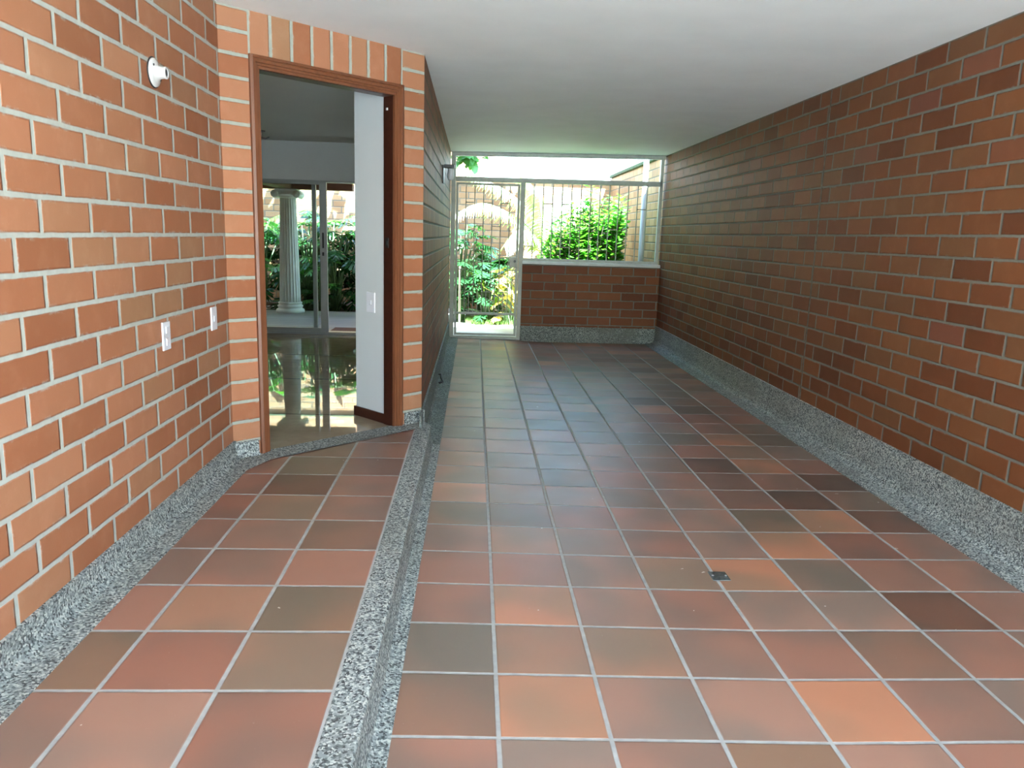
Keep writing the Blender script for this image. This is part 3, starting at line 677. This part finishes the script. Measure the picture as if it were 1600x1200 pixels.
# ------------------------------------------------------------------ plants
def lobed_leaf(mb, base, d, upv, L, rnd, lobes=7, droop=.5):
    d = d.normalized(); side = d.cross(upv).normalized(); nrm = side.cross(d).normalized()
    def pt(a, s, h):  # along, sideways, height
        k = a/L; return base + d*(a*(1-.18*k*droop)) + side*s + nrm*(h - droop*L*.42*k*k - abs(s)*.28)
    mr = [pt(L*k/lobes, 0, 0) for k in range(lobes+1)]
    for sg in (-1, 1):
        for k in range(lobes):
            t = (k+.5)/lobes; W = L*.52*math.sin(math.pi*(.16+.80*t))**.8*rnd.uniform(.88, 1.1)
            a0, a1 = L*k/lobes, L*(k+1)/lobes*.999; sw = L*.16*(.4+t); wv = rnd.uniform(-.03, .05)*L
            p = [pt(a0, 0, 0), pt(a0+sw*.5, sg*W*.45, wv*.5), pt(a0+sw*1.0, sg*W*.85, wv), pt(a0+sw*1.5+.02*L, sg*W, wv), pt(a1+sw*.9, sg*W*.75, wv), pt(a1+sw*.15, sg*W*.32, wv*.4), pt(a1, 0, 0)]
            mb.add(p, [(0, 1, 5, 6), (1, 2, 4, 5), (2, 3, 4)])
    tip = [pt(L*.93, -L*.10, 0), pt(L*1.22, 0, 0), pt(L*.93, L*.10, 0), mr[-2]]; mb.add(tip, [(0, 1, 2, 3)])
def philodendron(center, rx, ry, z0, z1, nleaf, L, label, mat, seed, name='philodendron_plant', group=None, up=.25):
    rnd = random.Random(seed); cx, cy = center; o = (cx, cy, z0); r = root(name, o); tag(r, label, 'plant', group)
    fol = MB(); stm = MB()
    for i in range(nleaf):
        a = rnd.uniform(0, 2*math.pi); rr = math.sqrt(rnd.random()); h = rnd.random()**.75
        shr = math.sqrt(max(.12, 1 - (h*.9)**2.2))
        p = Vector((cx + rx*rr*math.cos(a)*shr, cy + ry*rr*math.sin(a)*shr, z0 + .10*(z1-z0) + (z1-z0)*.88*h))
        out = Vector((math.cos(a)*(.4+rr), math.sin(a)*(.4+rr) - .35, up + rnd.uniform(-.45, .35)))
        l = L*rnd.uniform(.7, 1.15)
        lobed_leaf(fol, p, out, Vector((rnd.uniform(-.25, .25), rnd.uniform(-.35, .1), 1)), l, rnd, 6 if l > .2 else 5, rnd.uniform(.4, 1.1))
        b = Vector((cx + rnd.uniform(-.05, .05), cy + rnd.uniform(-.05, .05), z0))
        mid = (b+p)/2 + Vector((0, 0, .10*(z1-z0))); stm.tube([b, mid, p], [.010, .008, .005], 5)
    fol.build('foliage', mat, r, origin=o, smooth=True); stm.build('stem', M_STEM, r, origin=o, smooth=True); return r
def oval(mb, base, d, nrm, L, W):
    d = d.normalized(); s = d.cross(nrm).normalized(); n_ = s.cross(d)
    p = [base, base+d*L*.35+s*W*.5-n_*W*.0, base+d*L*.72+s*W*.42-n_*L*.06, base+d*L-n_*L*.15, base+d*L*.72-s*W*.42-n_*L*.06, base+d*L*.35-s*W*.5, base+d*L*.35-n_*W*.16, base+d*L*.72-n_*W*.2-n_*L*.05]
    mb.add(p, [(0, 1, 6), (1, 2, 7, 6), (2, 3, 7), (3, 4, 7), (4, 5, 6, 7), (5, 0, 6)])
def shoot_bush(o, shoots, label, mat, seed, leafL=.06, name='garden_bush', cat='bush', spread=.25, dens=1., W=.5):
    rnd = random.Random(seed); r = root(name, o); tag(r, label, cat); fol = MB(); stm = MB()
    for (tx, ty, tz) in shoots:
        b = Vector(o) + Vector((rnd.uniform(-.08, .08), rnd.uniform(-.05, .05), 0)); t = Vector((tx, ty, tz)); m = (b+t)/2 + Vector(((tx-b.x)*.25, (ty-b.y)*.2, 0))
        pts = [b.lerp(m, k/3) if k < 3 else m.lerp(t, (k-3)/4) for k in range(8)]
        stm.tube(pts, [.010*(1-k/9)+.002 for k in range(8)], 5)
        nl = int((t-b).length*75*dens)
        for i in range(nl):
            f = .22 + .78*(i/nl); k = f*7; j = min(6, int(k)); p = pts[j].lerp(pts[j+1], k-j)
            a = i*2.4 + rnd.uniform(-.4, .4); side = Vector((math.cos(a), math.sin(a), rnd.uniform(.1, .8)))
            off = side*rnd.uniform(0, spread*.35)*(1-f*.8)
            if off.length > .02: stm.tube([p, p+off], .002, 3, cap=False)
            l = leafL*rnd.uniform(.7, 1.25); oval(fol, p+off, side + Vector((0, -.15, 0)), Vector((rnd.uniform(-.4, .4), rnd.uniform(-.6, .2), 1)), l, l*W)
    fol.build('foliage', mat, r, origin=o, smooth=True); stm.build('stem', M_BARK, r, origin=o); return r
# the tall bush behind the low wall
sh = []
rnd = random.Random(11)
top = [(.74, .05), (.80, .20), (.88, .33), (.95, .28), (1.02, .40), (1.08, .37), (1.14, .44), (1.20, .60), (1.24, .42), (1.30, .36), (1.36, .46), (1.42, .40), (1.46, .50), (1.52, .42), (1.60, .38), (1.56, .50), (.78, .0), (.70, -.1), (1.0, .2), (1.15, .25), (1.3, .2), (1.42, .22), (.9, .12)]
for x, z_ in top:
    sh.append((x, 8.25+rnd.uniform(-.15, .2), z_-.06))
    if rnd.random() < .8: sh.append((x+rnd.uniform(-.05, .05), 8.2+rnd.uniform(-.2, .15), z_-.22))
for k in range(16): sh.append((rnd.uniform(.78, 1.5), 8.2+rnd.uniform(-.2, .2), rnd.uniform(-.35, .15)))
shoot_bush((1.15, 8.28, -.995), sh, 'tall bright green leafy bush behind the grille', M_BUSH, 4, .075, spread=.35, W=.52)
sh = [(1.52+rnd.uniform(-.12, .10), 8.75+rnd.uniform(-.1, .1), rnd.uniform(-.2, .33)) for _ in range(15)]
sh = [(min(x, 1.63), y, z_) for x, y, z_ in sh]
shoot_bush((1.56, 8.75, -.995), sh, 'thin darker shrub between the green bush and the right garden wall', M_TREE, 9, .055, dens=.7, name='thin_shrub')
# dry bromeliad-like clumps along the low wall
def blades(o, n_, L, W, label, mat, seed, name, cat='plant', lean=.8, arch=.5, group=None):
    rnd = random.Random(seed); mb = MB()
    for i in range(n_):
        a = 2*math.pi*i/n_ + rnd.uniform(-.3, .3); e = rnd.uniform(.25, 1)*lean; d = Vector((math.cos(a)*e, math.sin(a)*e, 1)).normalized()
        s = Vector((-math.sin(a), math.cos(a), 0)); l = L*rnd.uniform(.6, 1.1); pts = []
        for k in range(6):
            f = k/5; c = Vector(o) + d*l*f + Vector((math.cos(a), math.sin(a), -.9))*arch*l*f*f*.6; ww = W*math.sin(math.pi*(.12+.86*f))**.8*.5
            pts += [c - s*ww, c + Vector((0, 0, -ww*.25)), c + s*ww]
        mb.add(pts, [(3*k, 3*k+1, 3*k+4, 3*k+3) for k in range(5)] + [(3*k+1, 3*k+2, 3*k+5, 3*k+4) for k in range(5)])
    ob = mb.build(name, mat, origin=o, smooth=True); tag(ob, label, cat, group); return ob
for k, (x, y, L_, m_) in enumerate(((.52, 8.0, .80, M_YELL), (.66, 8.1, .76, M_DRY), (.80, 8.05, .70, M_YELL))):
    blades((x, y, -.995), 16, L_, .05, ['yellow strap-leaved clump just right of the gate post, behind the low wall', 'dry brown strap-leaved clump behind the low wall, between two yellow ones', 'yellow strap-leaved clump at the left foot of the green bush'][k], m_, 20+k, 'strap_plant', lean=.45, arch=.5)
blades((1.34, 7.95, -.995), 10, .86, .045, 'dry orange-brown upright leaves standing in front of the green bush', M_DRY, 33, 'dry_plant', lean=.2, arch=.3)
# palm with arching fronds in the centre of the garden
def palm(o, fronds, L, label, mat, seed, name='areca_palm', stemh=.6):
    rnd = random.Random(seed); r = root(name, o); tag(r, label, 'palm'); fol = MB(); stm = MB()
    for i in range(fronds):
        a = 2*math.pi*i/fronds + rnd.uniform(-.25, .25); h = Vector((math.cos(a), math.sin(a), 0)); l = L*rnd.uniform(.8, 1.15); rise = rnd.uniform(.55, 1.1)
        b = Vector(o) + Vector((0, 0, stemh)); pts = [b + h*l*f + Vector((0, 0, l*(rise*f - 1.15*f*f))) for f in [k/9 for k in range(10)]]
        stm.tube(pts, [.008*(1-k/11) for k in range(10)], 5)
        for k in range(1, 40):
            f = k/40*9; j = min(8, int(f)); p = pts[j].lerp(pts[j+1], f-j); tg = (pts[j+1]-pts[j]).normalized(); sd_ = tg.cross(Vector((0, 0, 1))).normalized()
            ll = L*.42*math.sin(math.pi*(.12+.82*k/40))
            for sg in (-1, 1):
                d = (sd_*sg + tg*.7 + Vector((0, 0, -.25))).normalized(); w_ = .011; e = d.cross(Vector((0, 0, 1))).normalized()*w_
                m_ = p + d*ll*.5; fol.add([p-e*.4, m_-e, p+d*ll+Vector((0, 0, -ll*.18)), m_+e, p+e*.4], [(0, 1, 3, 4), (1, 2, 3)])
    stm.tube([Vector(o), Vector(o)+Vector((0, 0, stemh))], [.03, .022], 8)
    fol.build('fronds', mat, r, origin=o); stm.build('stem', M_STEM, r, origin=o, smooth=True); return r
def on_depth(u, v, y): d = ray(u, v); return Vector((d.x, d.y, d.z))*(y/d.y)
def arched_palm(o, crown, spines, label, mat, seed):
    """spines: lists of plan-unit points from the crown outwards"""
    rnd = random.Random(seed); r = root('garden_palm', o); tag(r, label, 'palm'); stm = MB()
    stm.tube([Vector(o), (Vector(o)+crown)/2 + Vector((.02, 0, 0)), crown], [.05, .042, .035], 10); stm.build('trunk', M_BARK, r, origin=o, smooth=True)
    for sp, ll in spines:
        fol = MB(); ctrl = [crown] + sp; pts = []
        for i in range(len(ctrl)-1):          # smooth the spine
            p0 = ctrl[max(0, i-1)]; p1 = ctrl[i]; p2 = ctrl[i+1]; p3 = ctrl[min(len(ctrl)-1, i+2)]
            for k in range(5):
                t = k/5; pts.append(.5*((2*p1) + (p2-p0)*t + (2*p0-5*p1+4*p2-p3)*t*t + (3*p1-p0-3*p2+p3)*t**3))
        pts.append(ctrl[-1]); n_ = len(pts)-1
        fol.tube(pts, [.009*(1-.8*k/n_) for k in range(n_+1)], 5)
        M_ = 46
        for k in range(4, M_):
            f = k/M_*n_; j = min(n_-1, int(f)); p = pts[j].lerp(pts[j+1], f-j); tg = (pts[j+1]-pts[j]).normalized(); sd_ = tg.cross(Vector((0, 0, 1))).normalized()
            L_ = ll*(.55 + .45*math.sin(math.pi*k/M_))*rnd.uniform(.9, 1.1)
            for sg in (-1, 1):
                d = (sd_*sg*.75 + tg*.45 + Vector((0, 0, -.55 - rnd.uniform(0, .25)))).normalized(); e = tg*.0125
                m_ = p + d*L_*.5; t_ = p + d*L_ + Vector((0, 0, -L_*.22)); fol.add([p-e*.6, m_-e, t_, m_+e, p+e*.6], [(0, 1, 3, 4), (1, 2, 3)])
        fol.build('frond', mat, r, origin=o, smooth=False)
    return r
crown = on_depth(848, 392, 9.0)
SP = [([(838, 345, 8.9), (802, 306, 8.8), (760, 282, 8.7), (716, 262, 8.6)], .17), ([(826, 355, 8.85), (786, 328, 8.7), (748, 318, 8.55), (707, 338, 8.45)], .19),
      ([(832, 366, 8.8), (808, 360, 8.6), (788, 384, 8.45)], .22), ([(845, 340, 8.85), (838, 300, 8.7), (815, 275, 8.55)], .18), ([(862, 345, 9.0), (886, 318, 9.05), (915, 312, 9.1)], .20),
      ([(858, 355, 9.25), (870, 315, 9.5), (885, 292, 9.8)], .2), ([(845, 350, 9.3), (835, 320, 9.6), (825, 315, 9.9)], .2)]
arched_palm((crown.x, 9.0, -.995), crown, [([on_depth(*q) for q in sp], ll) for sp, ll in SP], 'pale sunlit palm whose long arched fronds cross the top of the gate', M_PALM, 77)
# philodendrons seen through the gate
philodendron((-.16, 8.95), .34, .22, -.995, .12, 40, .25, 'big dark philodendron filling the left half of the gate view', M_PHILO, 1)
philodendron((.16, 8.85), .26, .20, -.995, -.38, 34, .22, 'low philodendron with glossy cut leaves behind the middle of the gate', M_PHILO, 2)
philodendron((.40, 8.65), .14, .12, -.995, -.30, 26, .13, 'yellow and cream leaved plant just left of the low brick wall', M_YELL, 3, name='croton_plant')
blades((.20, 9.2, -.995), 14, .95, .06, 'lime green strap plant rising behind the low philodendron', M_LIME, 41, 'strap_plant', lean=.3, arch=.6)
mb = MB(); mb.tube([(-.155, 8.35, -1.0), (-.16, 8.36, -.35)], .012, 8); tag(mb.build('wooden_stake', M_STAKE, origin=(-.155, 8.35, -1)), 'thin wooden stake upright behind the hinge side of the gate', 'stake')
# plants of the patio bed
bed = [((-2.55, 9.15), .42, .25, .12, 34, .30, 'lobed philodendron clump behind the patio column, to its left'),
       ((-1.98, 9.35), .30, .25, .24, 30, .30, 'tallest philodendron clump, directly behind the patio column'),
       ((-1.62, 9.0), .30, .22, .16, 40, .26, 'philodendron clump seen through the narrow glass between the two door stiles'),
       ((-1.28, 9.25), .30, .25, .22, 38, .28, 'philodendron clump seen through the open part of the sliding door'),
       ((-.85, 9.15), .32, .25, .05, 30, .28, 'philodendron clump hidden mostly by the white stub wall')]
for k, (c, rx, ry, z1, n_, L_, lb) in enumerate(bed): philodendron(c, rx, ry, -.95, z1, n_, L_, lb, M_PHILO, 50+k, group=None)
for k, (c, rx, z1, lb) in enumerate((((-2.75, 9.7), .34, .02, 'shaded philodendron against the back wall, far left of the patio bed'), ((-2.05, 9.72), .34, -.05, 'shaded philodendron against the back wall right behind the column clump'),
        ((-1.35, 9.72), .34, .0, 'shaded philodendron against the back wall behind the sliding door opening'), ((.10, 9.75), .34, -.30, 'shaded philodendron at the foot of the back wall in line with the gate'))):
    philodendron(c, rx, .2, -.95, z1, 62, .27, lb, M_PHILO, 90+k)
philodendron((-1.72, 8.86), .16, .10, -.95, -.12, 9, .22, 'fresh bright green young philodendron in front of the darker ones', M_BUSH, 60)
philodendron((-2.40, 8.95), .2, .12, -.75, .20, 9, .26, 'light green philodendron leaves beside the column top', M_BUSH, 61)
# grass strip
mb = MB(); rnd = random.Random(5)
for i in range(5200):
    x = rnd.uniform(-.09, RX-.05); y = rnd.uniform(8.56, 9.1); a = rnd.uniform(0, 6.28); l = rnd.uniform(.03, .075); e = Vector((math.cos(a), math.sin(a), 0))*.004; d = Vector((rnd.uniform(-.5, .5), rnd.uniform(-.5, .3), 1)).normalized()*l
    b = Vector((x, y, -.996)); mb.add([b-e, b+e, b+d], [(0, 1, 2)])
tag(mb.build('grass', M_GRASS), 'short sunlit grass edging the garden bed beyond the gate', 'grass', kind='stuff')
# shade tree over the garden
def tree(o, crowns, label, seed, name='shade_tree', leafL=.16):
    rnd = random.Random(seed); r = root(name, o); tag(r, label, 'tree'); fol = MB(); stm = MB(); base = Vector(o)
    fork = base + Vector((.05, 0, 2.0)); stm.tube([base, base+Vector((.03, .0, 1)), fork], [.055, .045, .038], 8)
    for (x, y, z_, R_, n_) in crowns:
        c = Vector((x, y, z_)); stm.tube([fork, (fork+c)/2+Vector((0, 0, .15)), c], [.03, .02, .01], 6)
        for i in range(n_):
            v = Vector((rnd.gauss(0, 1), rnd.gauss(0, 1), rnd.gauss(0, .6))).normalized()*R_*rnd.random()**.45
            v.z *= .6; l = leafL*rnd.uniform(.6, 1.3); oval(fol, c+v, Vector((rnd.uniform(-1, 1), rnd.uniform(-1, 1), rnd.uniform(-.7, .2))), Vector((rnd.uniform(-.4, .4), rnd.uniform(-.4, .4), 1)), l, l*.55)
    fol.build('foliage', M_TREE, r, origin=o, smooth=True); stm.build('trunk', M_BARK, r, origin=o, smooth=True); return r
tree((-.9, 9.9, -.95), [(-1.6, 9.2, 1.9, .55, 380), (-.55, 9.5, 1.95, .45, 300), (-.1, 9.0, 2.1, .45, 300), (-2.4, 9.3, 1.8, .5, 300), (-1.1, 9.1, 1.6, .35, 200), (.45, 9.1, 1.95, .42, 300), (1.0, 9.1, 1.9, .42, 300), (1.5, 9.1, 1.85, .35, 200), (.30, 9.75, 1.95, .30, 190), (.62, 9.7, 1.72, .24, 120), (.22, 9.8, 1.50, .17, 90), (.45, 9.85, 1.32, .16, 70), (-.10, 9.6, .93, .16, 50)], 'broad-leaved tree whose lowest leaves hang at the top left of the gate opening', 8)

# ------------------------------------------------------------------ tidy helper property
for o in bpy.data.objects:
    if '_o' in o: del o['_o']
